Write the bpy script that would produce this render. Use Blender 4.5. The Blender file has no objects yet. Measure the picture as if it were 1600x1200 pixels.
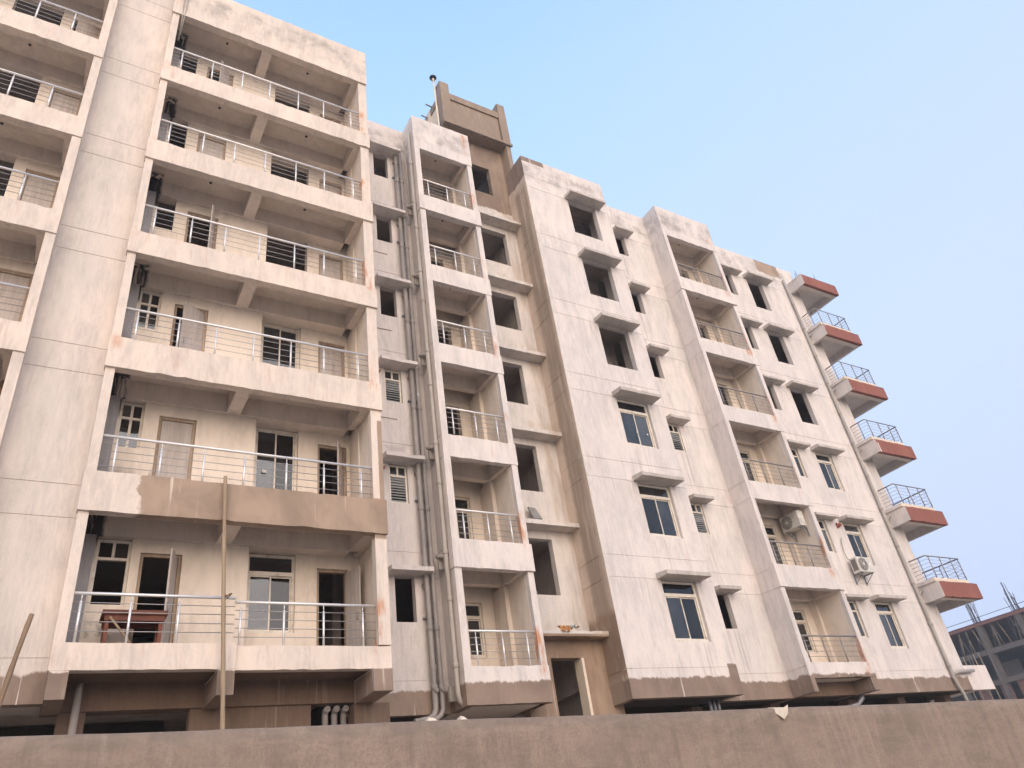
import bpy, bmesh, math, random
from mathutils import Vector, Matrix

random.seed(7)
SC = bpy.context.scene
COL = SC.collection

# ------------------------------------------------------------------ camera
cam_d = bpy.data.cameras.new("camera")
cam = bpy.data.objects.new("camera", cam_d)
COL.objects.link(cam)
yaw, pitch, roll = 0.6052, 0.5644, -0.1583
fwd = Vector((math.sin(yaw) * math.cos(pitch), math.cos(yaw) * math.cos(pitch), math.sin(pitch)))
rgt = Vector((math.cos(yaw), -math.sin(yaw), 0))
upv = rgt.cross(fwd)
r2 = rgt * math.cos(roll) + upv * math.sin(roll)
u2 = -rgt * math.sin(roll) + upv * math.cos(roll)
mw = Matrix((r2, u2, -fwd)).transposed().to_4x4()
mw.translation = Vector((-5.7629, -13.6701, -6.0548))
cam.matrix_world = mw
cam_d.sensor_width = 36.0
cam_d.lens = 1170.16 / 1600 * 36.0
cam_d.clip_end = 3000
SC.camera = cam

# ------------------------------------------------------------------ world, sun, exposure
SUN_EL, SUN_AZ = math.radians(12), math.radians(194)   # azimuth clockwise from +y : sun behind the camera, a little to the left
world = bpy.data.worlds.new("World")
SC.world = world
world.use_nodes = True
wn = world.node_tree
for n in list(wn.nodes):
    wn.nodes.remove(n)
w_out = wn.nodes.new("ShaderNodeOutputWorld")
w_bg = wn.nodes.new("ShaderNodeBackground")
w_sky = wn.nodes.new("ShaderNodeTexSky")
w_sky.sky_type = 'NISHITA'
w_sky.sun_disc = False
w_sky.sun_elevation = SUN_EL
w_sky.sun_rotation = SUN_AZ
w_sky.altitude = 50
w_sky.air_density = 1.0
w_sky.dust_density = 2.5
w_sky.ozone_density = 1.6
w_bg.inputs[1].default_value = 0.15
# even morning haze over the clear-sky model: pale at the horizon, bluer overhead
w_tc = wn.nodes.new("ShaderNodeTexCoord")
w_sp = wn.nodes.new("ShaderNodeSeparateXYZ")
wn.links.new(w_tc.outputs['Generated'], w_sp.inputs[0])
w_rp = wn.nodes.new("ShaderNodeValToRGB")
el = w_rp.color_ramp.elements
HZ = 3.0
el[0].position = 0.0; el[0].color = (.43, .48, .62, 1)
el[1].position = 1.0; el[1].color = (.26, .46, .84, 1)
for p_, c_ in ((.10, (.47, .55, .75)), (.26, (.54, .65, .88)), (.42, (.56, .72, .93)), (.60, (.49, .68, .95)), (.80, (.40, .61, .95))):
    e_ = el.new(p_); e_.color = c_ + (1,)
wn.links.new(w_sp.outputs[2], w_rp.inputs[0])
w_sc = wn.nodes.new("ShaderNodeMix"); w_sc.data_type = 'RGBA'; w_sc.blend_type = 'MULTIPLY'
w_sc.inputs[0].default_value = 1.0
w_sc.inputs[7].default_value = (HZ, HZ, HZ, 1)
wn.links.new(w_rp.outputs[0], w_sc.inputs[6])
w_mx = wn.nodes.new("ShaderNodeMix"); w_mx.data_type = 'RGBA'
w_mx.inputs[0].default_value = 0.9
wn.links.new(w_sky.outputs[0], w_mx.inputs[6])
wn.links.new(w_sc.outputs[2], w_mx.inputs[7])
# the haze is thicker and greyer towards the low eastern side
w_hr = wn.nodes.new("ShaderNodeMapRange"); w_hr.interpolation_type = 'SMOOTHSTEP'
w_hr.inputs[1].default_value = .25; w_hr.inputs[2].default_value = .95
w_hr.inputs[3].default_value = 0.0; w_hr.inputs[4].default_value = .7
wn.links.new(w_sp.outputs[0], w_hr.inputs[0])
w_m2 = wn.nodes.new("ShaderNodeMix"); w_m2.data_type = 'RGBA'
w_m2.inputs[7].default_value = (.50 * HZ, .575 * HZ, .79 * HZ, 1)
wn.links.new(w_hr.outputs[0], w_m2.inputs[0])
wn.links.new(w_mx.outputs[2], w_m2.inputs[6])
wn.links.new(w_m2.outputs[2], w_bg.inputs[0])
wn.links.new(w_bg.outputs[0], w_out.inputs[0])

sun_d = bpy.data.lights.new("sun", 'SUN')
sun_d.energy = 1.5
sun_d.angle = math.radians(85)
sun_d.color = (1.0, 0.79, 0.61)
sun = bpy.data.objects.new("sun", sun_d)
COL.objects.link(sun)
sd = Vector((math.sin(SUN_AZ) * math.cos(SUN_EL), math.cos(SUN_AZ) * math.cos(SUN_EL), math.sin(SUN_EL)))
sun.rotation_euler = sd.to_track_quat('Z', 'Y').to_euler()
sun.location = (-10, -30, 20)

vs = SC.view_settings
vs.view_transform = 'Standard'
vs.look = 'None'
vs.gamma = 1.0
vs.exposure = 1.58
vs.use_curve_mapping = False
SC.cycles.max_bounces = 5
SC.cycles.diffuse_bounces = 3
SC.cycles.use_adaptive_sampling = True
SC.cycles.adaptive_threshold = 0.03
SC.cycles.use_denoising = True

# ------------------------------------------------------------------ node helpers
class NT:
    def __init__(s, name):
        s.m = bpy.data.materials.new(name)
        s.m.use_nodes = True
        s.t = s.m.node_tree
        for n in list(s.t.nodes):
            s.t.nodes.remove(n)
        s.out = s.t.nodes.new("ShaderNodeOutputMaterial")
        s.pos = None
        s.cache = {}
    def n(s, t, **k):
        a = s.t.nodes.new(t)
        for q, v in k.items():
            setattr(a, q, v)
        return a
    def l(s, a, b):
        s.t.links.new(a, b)
    def put(s, sock, v):
        if isinstance(v, (int, float)):
            sock.default_value = v
        elif isinstance(v, tuple):
            sock.default_value = v if len(v) == len(sock.default_value) else v + (1,)
        else:
            s.l(v, sock)
    def math(s, op, a, b=0.0, c=0.0):
        m = s.n("ShaderNodeMath", operation=op)
        s.put(m.inputs[0], a); s.put(m.inputs[1], b); s.put(m.inputs[2], c)
        return m.outputs[0]
    def position(s):
        if s.pos is None:
            s.pos = s.n("ShaderNodeNewGeometry").outputs['Position']
        return s.pos
    def axis(s, a):
        if a not in s.cache:
            if 'sep' not in s.cache:
                sp = s.n("ShaderNodeSeparateXYZ"); s.l(s.position(), sp.inputs[0]); s.cache['sep'] = sp
            sp = s.cache['sep']
            if a == 'zm':
                s.cache[a] = s.math('FLOORED_MODULO', sp.outputs[2], 3.0)
            else:
                s.cache[a] = sp.outputs['xyz'.index(a)]
        return s.cache[a]
    def noise(s, scale=(1, 1, 1), detail=5, rough=0.6, dist=0.0, off=0.0):
        key = (scale, detail, rough, dist, off)
        if key in s.cache:
            return s.cache[key]
        mp = s.n("ShaderNodeMapping")
        mp.inputs['Scale'].default_value = scale
        mp.inputs['Location'].default_value = (off, off * 1.7, off * .6)
        s.l(s.position(), mp.inputs[0])
        tx = s.n("ShaderNodeTexNoise")
        tx.inputs['Scale'].default_value = 1.0
        tx.inputs['Detail'].default_value = detail
        tx.inputs['Roughness'].default_value = rough
        tx.inputs['Distortion'].default_value = dist
        s.l(mp.outputs[0], tx.inputs['Vector'])
        s.cache[key] = tx.outputs[0]
        return tx.outputs[0]
    def ramp(s, v, lo, hi, a=0.0, b=1.0, smooth=True):
        r = s.n("ShaderNodeMapRange", interpolation_type='SMOOTHSTEP' if smooth else 'LINEAR')
        s.put(r.inputs[0], v)
        r.inputs[1].default_value = lo; r.inputs[2].default_value = hi
        r.inputs[3].default_value = a; r.inputs[4].default_value = b
        return r.outputs[0]
    def mix(s, f, a, b, mode='MIX'):
        m = s.n("ShaderNodeMix", data_type='RGBA', blend_type=mode)
        s.put(m.inputs[0], f)
        s.put(m.inputs[6], a); s.put(m.inputs[7], b)
        return m.outputs[2]
    def bsdf(s, col, rough=0.9, metal=0.0, spec=0.3, bump=None, bstr=0.3, bdist=0.01):
        b = s.n("ShaderNodeBsdfPrincipled")
        s.put(b.inputs['Base Color'], col)
        s.put(b.inputs['Roughness'], rough)
        b.inputs['Metallic'].default_value = metal
        b.inputs['Specular IOR Level'].default_value = spec
        if bump is not None:
            bp = s.n("ShaderNodeBump")
            bp.inputs['Strength'].default_value = bstr
            bp.inputs['Distance'].default_value = bdist
            s.l(bump, bp.inputs['Height'])
            s.l(bp.outputs[0], b.inputs['Normal'])
        s.l(b.outputs[0], s.out.inputs[0])
        return b

NV = (3.1, 3.1, 0.5)      # runs down the wall
NI = (2.6, 2.6, 2.6)
RAW = (0.25, 0.185, 0.145)
RAW2 = (0.345, 0.255, 0.19)

def plaster(name, base, alt, zones=(), blot=0.5, streak=0.35, streak_col=(0.42, 0.37, 0.33), drips=0.0, brush=0.35, grain=0.0, bstr=.45):
    t = NT(name)
    big = t.ramp(t.noise((0.45, 0.45, 0.45), 3, .6, 0), .35, .65)
    col = t.mix(t.math('MULTIPLY', big, min(1, blot * 1.5)), base, alt)
    med = t.ramp(t.noise((2.6, 2.6, .8), 7, .76, .3, 3.1), .40, .66)
    col = t.mix(t.math('MULTIPLY', med, .65), col, tuple(c * .78 for c in alt))
    # trowel / brush mottling
    br = t.ramp(t.noise((15, 15, 2.2), 5, .78, .4, 9.), .36, .70)
    col = t.mix(t.math('MULTIPLY', br, min(1, brush * 1.4)), col, tuple(min(.84, c * 1.10) for c in base))
    # run-off streaks
    sv = t.ramp(t.noise((7.5, 7.5, .35), 4, .62, 0, 5.), .52, .78)
    gate = t.ramp(t.noise((.7, .7, .5), 3, .5, 0, 14.), .42, .66)
    col = t.mix(t.math('MULTIPLY', t.math('MULTIPLY', sv, gate), streak), col, streak_col)
    # pock marks
    pk = t.ramp(t.noise((22, 22, 22), 1, .5, 0, 2.), .70, .76)
    col = t.mix(t.math('MULTIPLY', pk, .22), col, (0.34, 0.27, 0.23))
    nv = t.noise(NV, 5, .72, 0, 21.) if zones else None
    ni = t.noise(NI, 4, .65, 0, 31.) if zones else None
    for z in zones:
        mask = None
        for (ax, lo, hi, rag, soft) in z['c']:
            c = t.axis(ax)
            if rag:
                nn = nv if z.get('run', ax in ('z', 'zm')) else ni
                c = t.math('ADD', c, t.math('MULTIPLY', t.math('SUBTRACT', nn, .5), rag * 4))
            for val, flip in ((lo, 0), (hi, 1)):
                if val is None:
                    continue
                a = t.ramp(c, val - soft, val + soft, 1.0 if flip else 0.0, 0.0 if flip else 1.0)
                mask = a if mask is None else t.math('MULTIPLY', mask, a)
        if z.get('brk'):
            lo, hi = z['brk']
            q = t.noise(z.get('bs', (3.0, 3.0, .9)), 3, .68, 0, z.get('bo', 40.))
            mask = t.math('MULTIPLY', mask, t.ramp(q, lo, hi))
        if z.get('gate'):
            mask = t.math('MULTIPLY', mask, t.ramp(t.noise((.8, .8, .42), 1, .5, 0, z['gate']), .38, .54))
        zc = z['col']
        if z.get('raw'):
            v = t.ramp(t.noise((1.3, 1.3, .8), 5, .65, .5, 50.), .3, .7)
            zc = t.mix(v, tuple(c * .82 for c in z['col']), tuple(c * 1.18 for c in z['col']))
            dr = t.ramp(t.noise((13, 13, .5), 4, .6, .2, 60.), .60, .70)
            gt = t.ramp(t.noise((1.1, 1.1, .3), 3, .5, 0, 66.), .46, .6)
            zc = t.mix(t.math('MULTIPLY', t.math('MULTIPLY', dr, gt), .75), zc, base)
        col = t.mix(t.math('MULTIPLY', mask, z.get('op', 1.0)), col, zc)
    if drips:
        dr = t.ramp(t.noise((12, 12, .45), 4, .6, .2, 71.), .55, .72)
        gt = t.ramp(t.noise((1.0, 1.0, .5), 3, .5, 0, 76.), .42, .6)
        col = t.mix(t.math('MULTIPLY', t.math('MULTIPLY', dr, gt), drips), col, (0.62, 0.54, 0.47))
    if grain:
        gr = t.ramp(t.noise((48, 48, 48), 4, .8, 0, 140.), .35, .68)
        col = t.mix(t.math('MULTIPLY', gr, grain), col, tuple(k * .62 for k in base))
        tw = t.ramp(t.noise((1.6, 1.6, 6.5), 5, .7, 1.6, 150.), .42, .62)
        col = t.mix(t.math('MULTIPLY', tw, grain * .35), col, tuple(min(1, k * 1.22) for k in base))
    h = t.math('ADD', t.math('MULTIPLY', t.noise((3.2, 3.2, 3.2), 4, .7, 0, 80.), 1.0), t.math('MULTIPLY', t.noise((30, 30, 18), 2, .7, 0, 81.), .35))
    t.bsdf(col, .92, 0, .25, h, bstr, .02)
    return t.m

def metal(name, col, rough, mtl=1.0):
    t = NT(name)
    n = t.ramp(t.noise((4, 4, 4), 4), .3, .7, rough * .75, rough * 1.3)
    c = t.mix(t.ramp(t.noise((3, 3, 8), 5, .6, 0, 4.), .55, .75), col, tuple(k * .75 for k in col))
    t.bsdf(c, n, mtl, .5)
    return t.m

PRIMER = (0.715, 0.635, 0.585)
PRIMER2 = (0.585, 0.545, 0.52)
GREYP = (0.60, 0.55, 0.52)
RUST = (0.52, 0.20, 0.075)
bottom = dict(col=RAW, raw=1, c=[('z', None, -2.60, .08, .03)])
grime = dict(col=(0.27, 0.24, 0.22), op=.7, brk=(.40, .72), bs=(1.7, 1.7, 1.5), c=[('z', 15.45, 16.35, .12, .2)])
def rust(x0, x1, zlo=.55, zhi=1.62, op=.85, bo=40., y1=1.9):
    return dict(col=RUST, op=op, gate=bo + 3, brk=(.40, .64), bs=(5.0, 5.0, 1.5), bo=bo, c=[('x', x0, x1, .02, .07), ('zm', zlo, zhi, 0, .12), ('y', None, y1, 0, .05)])
runs = dict(col=(0.40, 0.355, 0.33), op=.5, brk=(.50, .72), bs=(8.5, 8.5, .30), bo=55., c=[('zm', 2.2, None, 0, .75), ('z', -2, 15.4, 0, .3)])
rdrip = dict(gate=62., col=(0.50, 0.27, 0.20), op=.33, brk=(.56, .72), bs=(9.0, 9.0, .9), bo=44., c=[('zm', .12, .75, 0, .1)])
MAT = {}
MAT['facade_a'] = plaster('primer_plaster_warm', (0.745, 0.625, 0.53), (0.61, 0.535, 0.47), [
    dict(col=RAW, raw=1, c=[('z', None, -2.69, .03, .012)]), grime, runs, rdrip,
    dict(col=RAW2, raw=1, run=False, c=[('x', -4.72, .2, .16, .05), ('z', -.1, .80, 0, .02), ('y', None, .19, 0, .01)]),
    dict(col=RAW2, raw=1, c=[('x', -.105, .2, .01, .01), ('z', .5, 2.72, .10, .02), ('y', None, .3, 0, .01)]),
    rust(-.30, -.10, y1=.5), rust(-5.62, -5.42, .45, .8, .5, 47., .3)])
MAT['wide'] = plaster('primer_plaster_wide_bay', (0.69, 0.595, 0.525), (0.59, 0.525, 0.475), [bottom, dict(col=(.45, .43, .40), op=.3, brk=(.25, .6), bs=(.9, .9, .35), bo=33., run=False, c=[('x', -7, -6.35, .1, .4)])], .7, .45, (.46, .42, .39))
MAT['left_raw'] = plaster('raw_plaster_bay', (0.36, 0.22, 0.13), (0.30, 0.18, 0.11))
MAT['facade'] = plaster('primer_plaster_pale', PRIMER, PRIMER2, [
    bottom, grime, runs, rdrip,
    rust(4.30, 4.50), rust(16.12, 16.46, .40, 1.85, .8, 49.),
    dict(col=(.36, .32, .30), op=.6, brk=(.48, .66), bs=(14., 14., .35), bo=58., c=[('x', 11.5, 12.2, .02, .05), ('zm', .7, 1.93, 0, .3)]),
    dict(col=(.40, .35, .32), op=.45, brk=(.50, .68), bs=(11., 11., .35), bo=59., c=[('x', 8.65, 10.1, .02, .05), ('zm', .3, 1.31, 0, .25)]),
    dict(col=RAW, raw=1, run=False, c=[('x', 6.5, 7.9, .08, .03), ('z', 16.42, None, .02, .02)]),
    dict(col=RAW2, raw=1, run=False, c=[('x', 20.4, 21.97, .1, .03), ('z', 15.85, None, .10, .03)]),
    dict(col=RAW, raw=1, run=False, c=[('x', 10.35, 10.75, .04, .02), ('z', -2.7, -2.28, .04, .02), ('y', None, 1.7, 0, .01)])])
MAT['grey'] = plaster('primer_plaster_grey', (0.65, 0.575, 0.53), (0.55, 0.50, 0.475), [bottom, grime,
    dict(col=(.30, .27, .25), op=.5, brk=(.45, .7), bs=(1.6, 1.6, 3.), c=[('z', 2.95, 3.6, .05, .1)])], .8, .5, (.40, .37, .36))
MAT['side'] = plaster('stained_side_plaster', (0.62, 0.50, 0.40), (0.54, 0.43, 0.34), [
    bottom,
    dict(col=(.30, .225, .165), op=.82, brk=(.28, .55), bs=(4., 4., .22), bo=90., run=False, c=[('y', 1.72, 2.42, .05, .10), ('z', -3.2, 15.2, 0, .2)]),
    dict(col=RAW, raw=1, c=[('z', 15.55, None, .14, .04)]),
    dict(col=(.26, .175, .12), op=.9, brk=(.3, .5), bo=95., c=[('z', -2.5, -.9, .1, .15)])], .6, .7, (.36, .24, .15))
MAT['stair'] = plaster('stair_wall_plaster', (0.66, 0.595, 0.545), (0.565, 0.52, 0.485), [
    dict(col=RAW, raw=1, c=[('z', 14.55, None, .12, .05)]),
    dict(col=(.28, .195, .14), raw=1, c=[('z', None, -1.40, 0, .02)]),
    dict(col=(.42, .32, .23), op=.6, brk=(.40, .64), bs=(2.5, 2.5, .4), bo=97., c=[('x', 6.42, None, .04, .12)]),
    dict(col=(.42, .33, .23), op=.45, brk=(.42, .68), bs=(1.5, 1.5, 1.2), bo=98., c=[('zm', 1.8, 2.35, .05, .18)])], .6, .4)
MAT['tower'] = plaster('raw_tower_plaster', (0.325, 0.25, 0.19), (0.265, 0.205, 0.16), [], .8, .5, (.22, .165, .125), drips=.85)
MAT['raw'] = plaster('raw_brown_plaster', (0.21, 0.14, 0.10), (0.17, 0.115, 0.085), [], .8, .3, (.2, .14, .1), drips=.25)
MAT['bwall'] = plaster('boundary_render', (0.30, 0.225, 0.175), (0.25, 0.19, 0.152), [
    dict(col=(.185, .145, .12), op=.55, brk=(.50, .66), bs=(7., 7., .45), bo=23., c=[('z', -5.75, -4.8, 0, .45)]),
    dict(col=(.185, .145, .12), op=.6, brk=(.46, .64), bs=(.8, .8, 1.0), bo=11., c=[('z', None, -4.8, 0, .1)]),
    dict(col=(.345, .26, .205), op=.6, brk=(.48, .66), bs=(2.4, 2.4, 1.6), bo=17., c=[('z', None, -4.8, 0, .1)]),
    dict(col=(.19, .145, .12), op=.6, brk=(.35, .6), bs=(3., 3., 4.), bo=19., c=[('z', -5.13, -4.8, .03, .03)])], 1.0, .2, (.25, .185, .15), drips=.12, brush=.6, grain=.65, bstr=.9)
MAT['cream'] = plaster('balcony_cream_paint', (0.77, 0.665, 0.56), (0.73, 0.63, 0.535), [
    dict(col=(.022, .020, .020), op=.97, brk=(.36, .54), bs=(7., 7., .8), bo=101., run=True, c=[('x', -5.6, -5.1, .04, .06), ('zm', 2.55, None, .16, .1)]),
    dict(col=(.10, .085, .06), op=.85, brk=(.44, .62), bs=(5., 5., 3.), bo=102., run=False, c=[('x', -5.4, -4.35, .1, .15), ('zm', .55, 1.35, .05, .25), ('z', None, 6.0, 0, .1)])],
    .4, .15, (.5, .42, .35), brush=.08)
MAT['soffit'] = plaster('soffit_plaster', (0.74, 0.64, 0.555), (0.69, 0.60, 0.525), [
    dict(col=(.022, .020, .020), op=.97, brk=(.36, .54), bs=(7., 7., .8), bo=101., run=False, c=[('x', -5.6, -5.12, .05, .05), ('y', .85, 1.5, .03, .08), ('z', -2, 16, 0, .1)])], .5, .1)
MAT['inside'] = plaster('unlit_room_plaster', (0.50, 0.43, 0.385), (0.43, 0.37, 0.335))
MAT['red'] = plaster('terracotta_paint', (0.30, 0.118, 0.09), (0.25, 0.10, 0.08), [], .7, .5, (.2, .09, .07), brush=.25)
MAT['ledge'] = plaster('cream_ledge_paint', (0.72, 0.60, 0.47), (0.68, 0.57, 0.45), [], .4, .2)
MAT['white'] = plaster('fresh_white_primer', (0.72, 0.64, 0.60), (0.66, 0.59, 0.555))
MAT['shade'] = plaster('weathered_sunshade', (0.55, 0.49, 0.44), (0.43, 0.385, 0.35), [], .9, .7, (.33, .28, .25))
MAT['gstrip'] = plaster('grey_pilaster', (0.36, 0.34, 0.345), (0.30, 0.285, 0.29), [], .7, .5, (.2, .18, .17))
MAT['steel'] = metal('brushed_steel', (0.80, 0.77, 0.75), .42, .45)
MAT['rodsteel'] = metal('thin_rod_steel', (0.42, 0.39, 0.38), .45, .6)
MAT['darksteel'] = metal('weathered_steel', (0.30, 0.275, 0.265), .5, .45)
MAT['alu'] = metal('dull_grey_metal', (0.30, 0.30, 0.32), .5, .6)
def pvc(name, a, b):
    t = NT(name)
    v = t.ramp(t.noise((2.2, 2.2, .8), 6, .65, .3), .35, .68)
    c = t.mix(v, a, b)
    sp = t.ramp(t.noise((9, 9, 2.2), 5, .7, .3, 7.), .60, .72)
    c = t.mix(t.math('MULTIPLY', sp, .8), c, (.62, .57, .53))
    t.bsdf(c, .55, 0, .4)
    return t.m
MAT['pvc'] = pvc('grey_drain_pvc', (0.31, 0.275, 0.255), (0.22, 0.20, 0.19))
MAT['pvcpale'] = pvc('pale_drain_pvc', (0.40, 0.36, 0.32), (0.32, 0.285, 0.25))
def frame_mat():
    t = NT('cream_window_frame')
    v = t.ramp(t.noise((7, 7, 7), 5, .7, .3), .50, .66)
    c = t.mix(t.math('MULTIPLY', v, .6), (0.70, 0.63, 0.54), (0.40, 0.32, 0.25))
    t.bsdf(c, .5, 0, .4)
    return t.m
MAT['frame'] = frame_mat()
def glass_mat(name, tint, ior, dust=(.02, .12)):
    t = NT(name)
    tr = t.n("ShaderNodeBsdfTransparent"); tr.inputs[0].default_value = tint + (1,)
    gl = t.n("ShaderNodeBsdfGlossy"); gl.inputs['Roughness'].default_value = .03
    gl.inputs[0].default_value = (.92, .96, 1, 1)
    bp = t.n("ShaderNodeBump"); bp.inputs['Strength'].default_value = .12; bp.inputs['Distance'].default_value = .02
    t.l(t.noise((1.1, 1.1, 1.1), 2), bp.inputs['Height']); t.l(bp.outputs[0], gl.inputs['Normal'])
    fr = t.n("ShaderNodeFresnel"); fr.inputs[0].default_value = ior
    mx = t.n("ShaderNodeMixShader")
    t.l(fr.outputs[0], mx.inputs[0]); t.l(tr.outputs[0], mx.inputs[1]); t.l(gl.outputs[0], mx.inputs[2])
    df = t.n("ShaderNodeBsdfDiffuse"); df.inputs[0].default_value = (.30, .29, .28, 1)
    dm = t.n("ShaderNodeMixShader")
    t.l(t.ramp(t.noise((2.5, 2.5, 1.2), 5, .6), .35, .8, dust[0], dust[1]), dm.inputs[0])
    t.l(mx.outputs[0], dm.inputs[1]); t.l(df.outputs[0], dm.inputs[2])
    t.l(dm.outputs[0], t.out.inputs[0])
    return t.m
MAT['glass'] = glass_mat('window_glass', (.40, .42, .45), 1.75)
MAT['glass_dusty'] = glass_mat('dusty_window_glass', (.55, .56, .57), 1.9, (.10, .28))
MAT['glass_dark'] = glass_mat('dark_window_glass', (.30, .31, .33), 1.55, (.01, .06))
def wood(name, a, b, sc=(9, 9, .7)):
    t = NT(name)
    v = t.ramp(t.noise(sc, 5, .65, .8), .32, .7)
    c = t.mix(v, a, b)
    sp = t.ramp(t.noise((14, 14, 1.4), 5, .7, .3, 3.), .55, .75)
    c = t.mix(t.math('MULTIPLY', sp, .5), c, tuple(k * .6 for k in b))
    t.bsdf(c, .75, 0, .3, t.noise((12, 12, 1.2), 4), .2, .01)
    return t.m
MAT['door'] = wood('whitewashed_ply_door', (0.52, 0.46, 0.42), (0.40, 0.345, 0.31))
MAT['doorframe'] = wood('timber_door_frame', (0.42, 0.32, 0.235), (0.30, 0.215, 0.15))
MAT['table'] = wood('red_brown_timber', (0.20, 0.075, 0.045), (0.13, 0.05, 0.035), (3, 3, 3))
MAT['bamboo'] = wood('bamboo_cane', (0.37, 0.275, 0.18), (0.27, 0.19, 0.125), (6, 6, .9))
MAT['bamboo2'] = wood('dark_bamboo_cane', (0.31, 0.21, 0.135), (0.21, 0.14, 0.09), (6, 6, .9))
def flat(name, c, r=.7, m=0.0):
    t = NT(name)
    v = t.ramp(t.noise((4, 4, 4), 5, .65), .3, .7)
    t.bsdf(t.mix(v, tuple(k * 1.12 for k in c), tuple(k * .85 for k in c)), r, m, .4)
    return t.m
MAT['louvre'] = flat('frosted_louvre_glass', (.25, .255, .255), .3)
MAT['painted_shade'] = flat('painted_stilt_shade', (.05, .042, .038), .95)  # near-black: deep shade below the building put into the colour
MAT['black'] = flat('dark_cap', (.02, .022, .03), .5)
MAT['hole'] = flat('conduit_hole', (.03, .022, .018), .9)
MAT['redstub'] = flat('red_duct_stub', (.27, .09, .055), .7)
MAT['acwhite'] = flat('ac_casing', (.62, .585, .53), .45)
MAT['acgrille'] = flat('ac_grille', (.16, .14, .125), .6)
MAT['cement'] = flat('grey_cement', (.25, .235, .22), .95)
MAT['clotho'] = flat('orange_cloth', (.45, .22, .09), .95)
MAT['clothb'] = flat('blue_cloth', (.20, .32, .36), .95)
MAT['clothw'] = flat('pale_cloth', (.60, .52, .42), .95)
MAT['rebar'] = flat('rebar_steel', (.12, .095, .085), .7, .5)
MAT['farcon'] = plaster('far_concrete', (0.15, 0.12, 0.10), (.115, .09, .075))
MAT['farred'] = plaster('far_red_shuttering', (0.24, 0.11, 0.085), (.20, .095, .075))
MAT['fardark'] = flat('far_inside', (.03, .03, .034), .9)  # bluish near-black: shade inside the far frame put into the colour
MAT['ochre'] = flat('ochre_form_timber', (.33, .225, .125), .8)
MAT['cable'] = flat('cable_rubber', (.03, .03, .032), .7)
def ground_mat():
    t = NT('dusty_ground')
    v = t.ramp(t.noise((.6, .6, .6), 7, .7, .3), .35, .68)
    t.bsdf(t.mix(v, (.38, .315, .25), (.31, .255, .20)), .95, 0, .2, t.noise((5, 5, 5), 6), .6, .05)
    return t.m
MAT['ground'] = ground_mat()

# ------------------------------------------------------------------ mesh helpers
def link(name, verts, faces, mat, parent=None, smooth=False):
    me = bpy.data.meshes.new(name)
    me.from_pydata([tuple(v) for v in verts], [], faces)
    me.update()
    me.materials.append(MAT[mat])
    bm = bmesh.new(); bm.from_mesh(me)
    bmesh.ops.recalc_face_normals(bm, faces=bm.faces)
    bm.to_mesh(me); bm.free()
    if smooth:
        for p in me.polygons:
            p.use_smooth = True
    o = bpy.data.objects.new(name, me)
    COL.objects.link(o)
    if parent is not None:
        adopt(o, parent)
    return o

def world_loc(o):
    v = Vector((0, 0, 0))
    return o.get('_base', None)

def adopt(o, parent):
    o.parent = parent
    o.matrix_parent_inverse = BASE[parent.name].inverted() if parent.name in BASE else Matrix.Identity(4)
BASE = {}

def empty(name, loc, label=None, cat=None, group=None):
    e = bpy.data.objects.new(name, None)
    e.empty_display_size = .3
    e.location = loc
    COL.objects.link(e)
    BASE[e.name] = Matrix.Translation(Vector(loc))
    if label:
        e['label'] = label
    if cat:
        e['category'] = cat
    if group:
        e['group'] = group
    return e

def tag(o, label, cat, group=None, kind=None):
    if label: o['label'] = label
    if cat: o['category'] = cat
    if group: o['group'] = group
    if kind: o['kind'] = kind
    return o

class MB:
    def __init__(s):
        s.v = []; s.f = []
    def box(s, x0, x1, y0, y1, z0, z1):
        b = len(s.v)
        s.v += [(x, y, z) for z in (z0, z1) for y in (y0, y1) for x in (x0, x1)]
        s.f += [tuple(b + i for i in q) for q in ((0, 1, 3, 2), (4, 6, 7, 5), (0, 4, 5, 1), (2, 3, 7, 6), (0, 2, 6, 4), (1, 5, 7, 3))]
        return s
    def quad(s, *p):
        b = len(s.v); s.v += list(p); s.f.append(tuple(range(b, b + len(p))))
    def tube(s, pts, r, n=8, cap=True):
        pts = [Vector(p) for p in pts]
        rr = r if isinstance(r, (list, tuple)) else [r] * len(pts)
        b = len(s.v)
        d0 = (pts[1] - pts[0]).normalized()
        a = d0.orthogonal().normalized()
        for i, p in enumerate(pts):
            if i == 0: d = pts[1] - p
            elif i == len(pts) - 1: d = p - pts[i - 1]
            else: d = (pts[i + 1] - p).normalized() + (p - pts[i - 1]).normalized()
            d.normalize()
            a = (a - d * a.dot(d)).normalized()
            c = d.cross(a)
            for k in range(n):
                t = 2 * math.pi * k / n
                s.v.append(tuple(p + (a * math.cos(t) + c * math.sin(t)) * rr[i]))
        for i in range(len(pts) - 1):
            for k in range(n):
                k2 = (k + 1) % n
                s.f.append((b + i * n + k, b + i * n + k2, b + (i + 1) * n + k2, b + (i + 1) * n + k))
        if cap:
            s.f.append(tuple(b + k for k in range(n)))
            e = b + (len(pts) - 1) * n
            s.f.append(tuple(e + k for k in reversed(range(n))))
        return s
    def build(s, name, mat, parent=None, smooth=False):
        return link(name, s.v, s.f, mat, parent, smooth)

def box(name, x0, x1, y0, y1, z0, z1, mat, parent=None):
    return MB().box(x0, x1, y0, y1, z0, z1).build(name, mat, parent)

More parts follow.
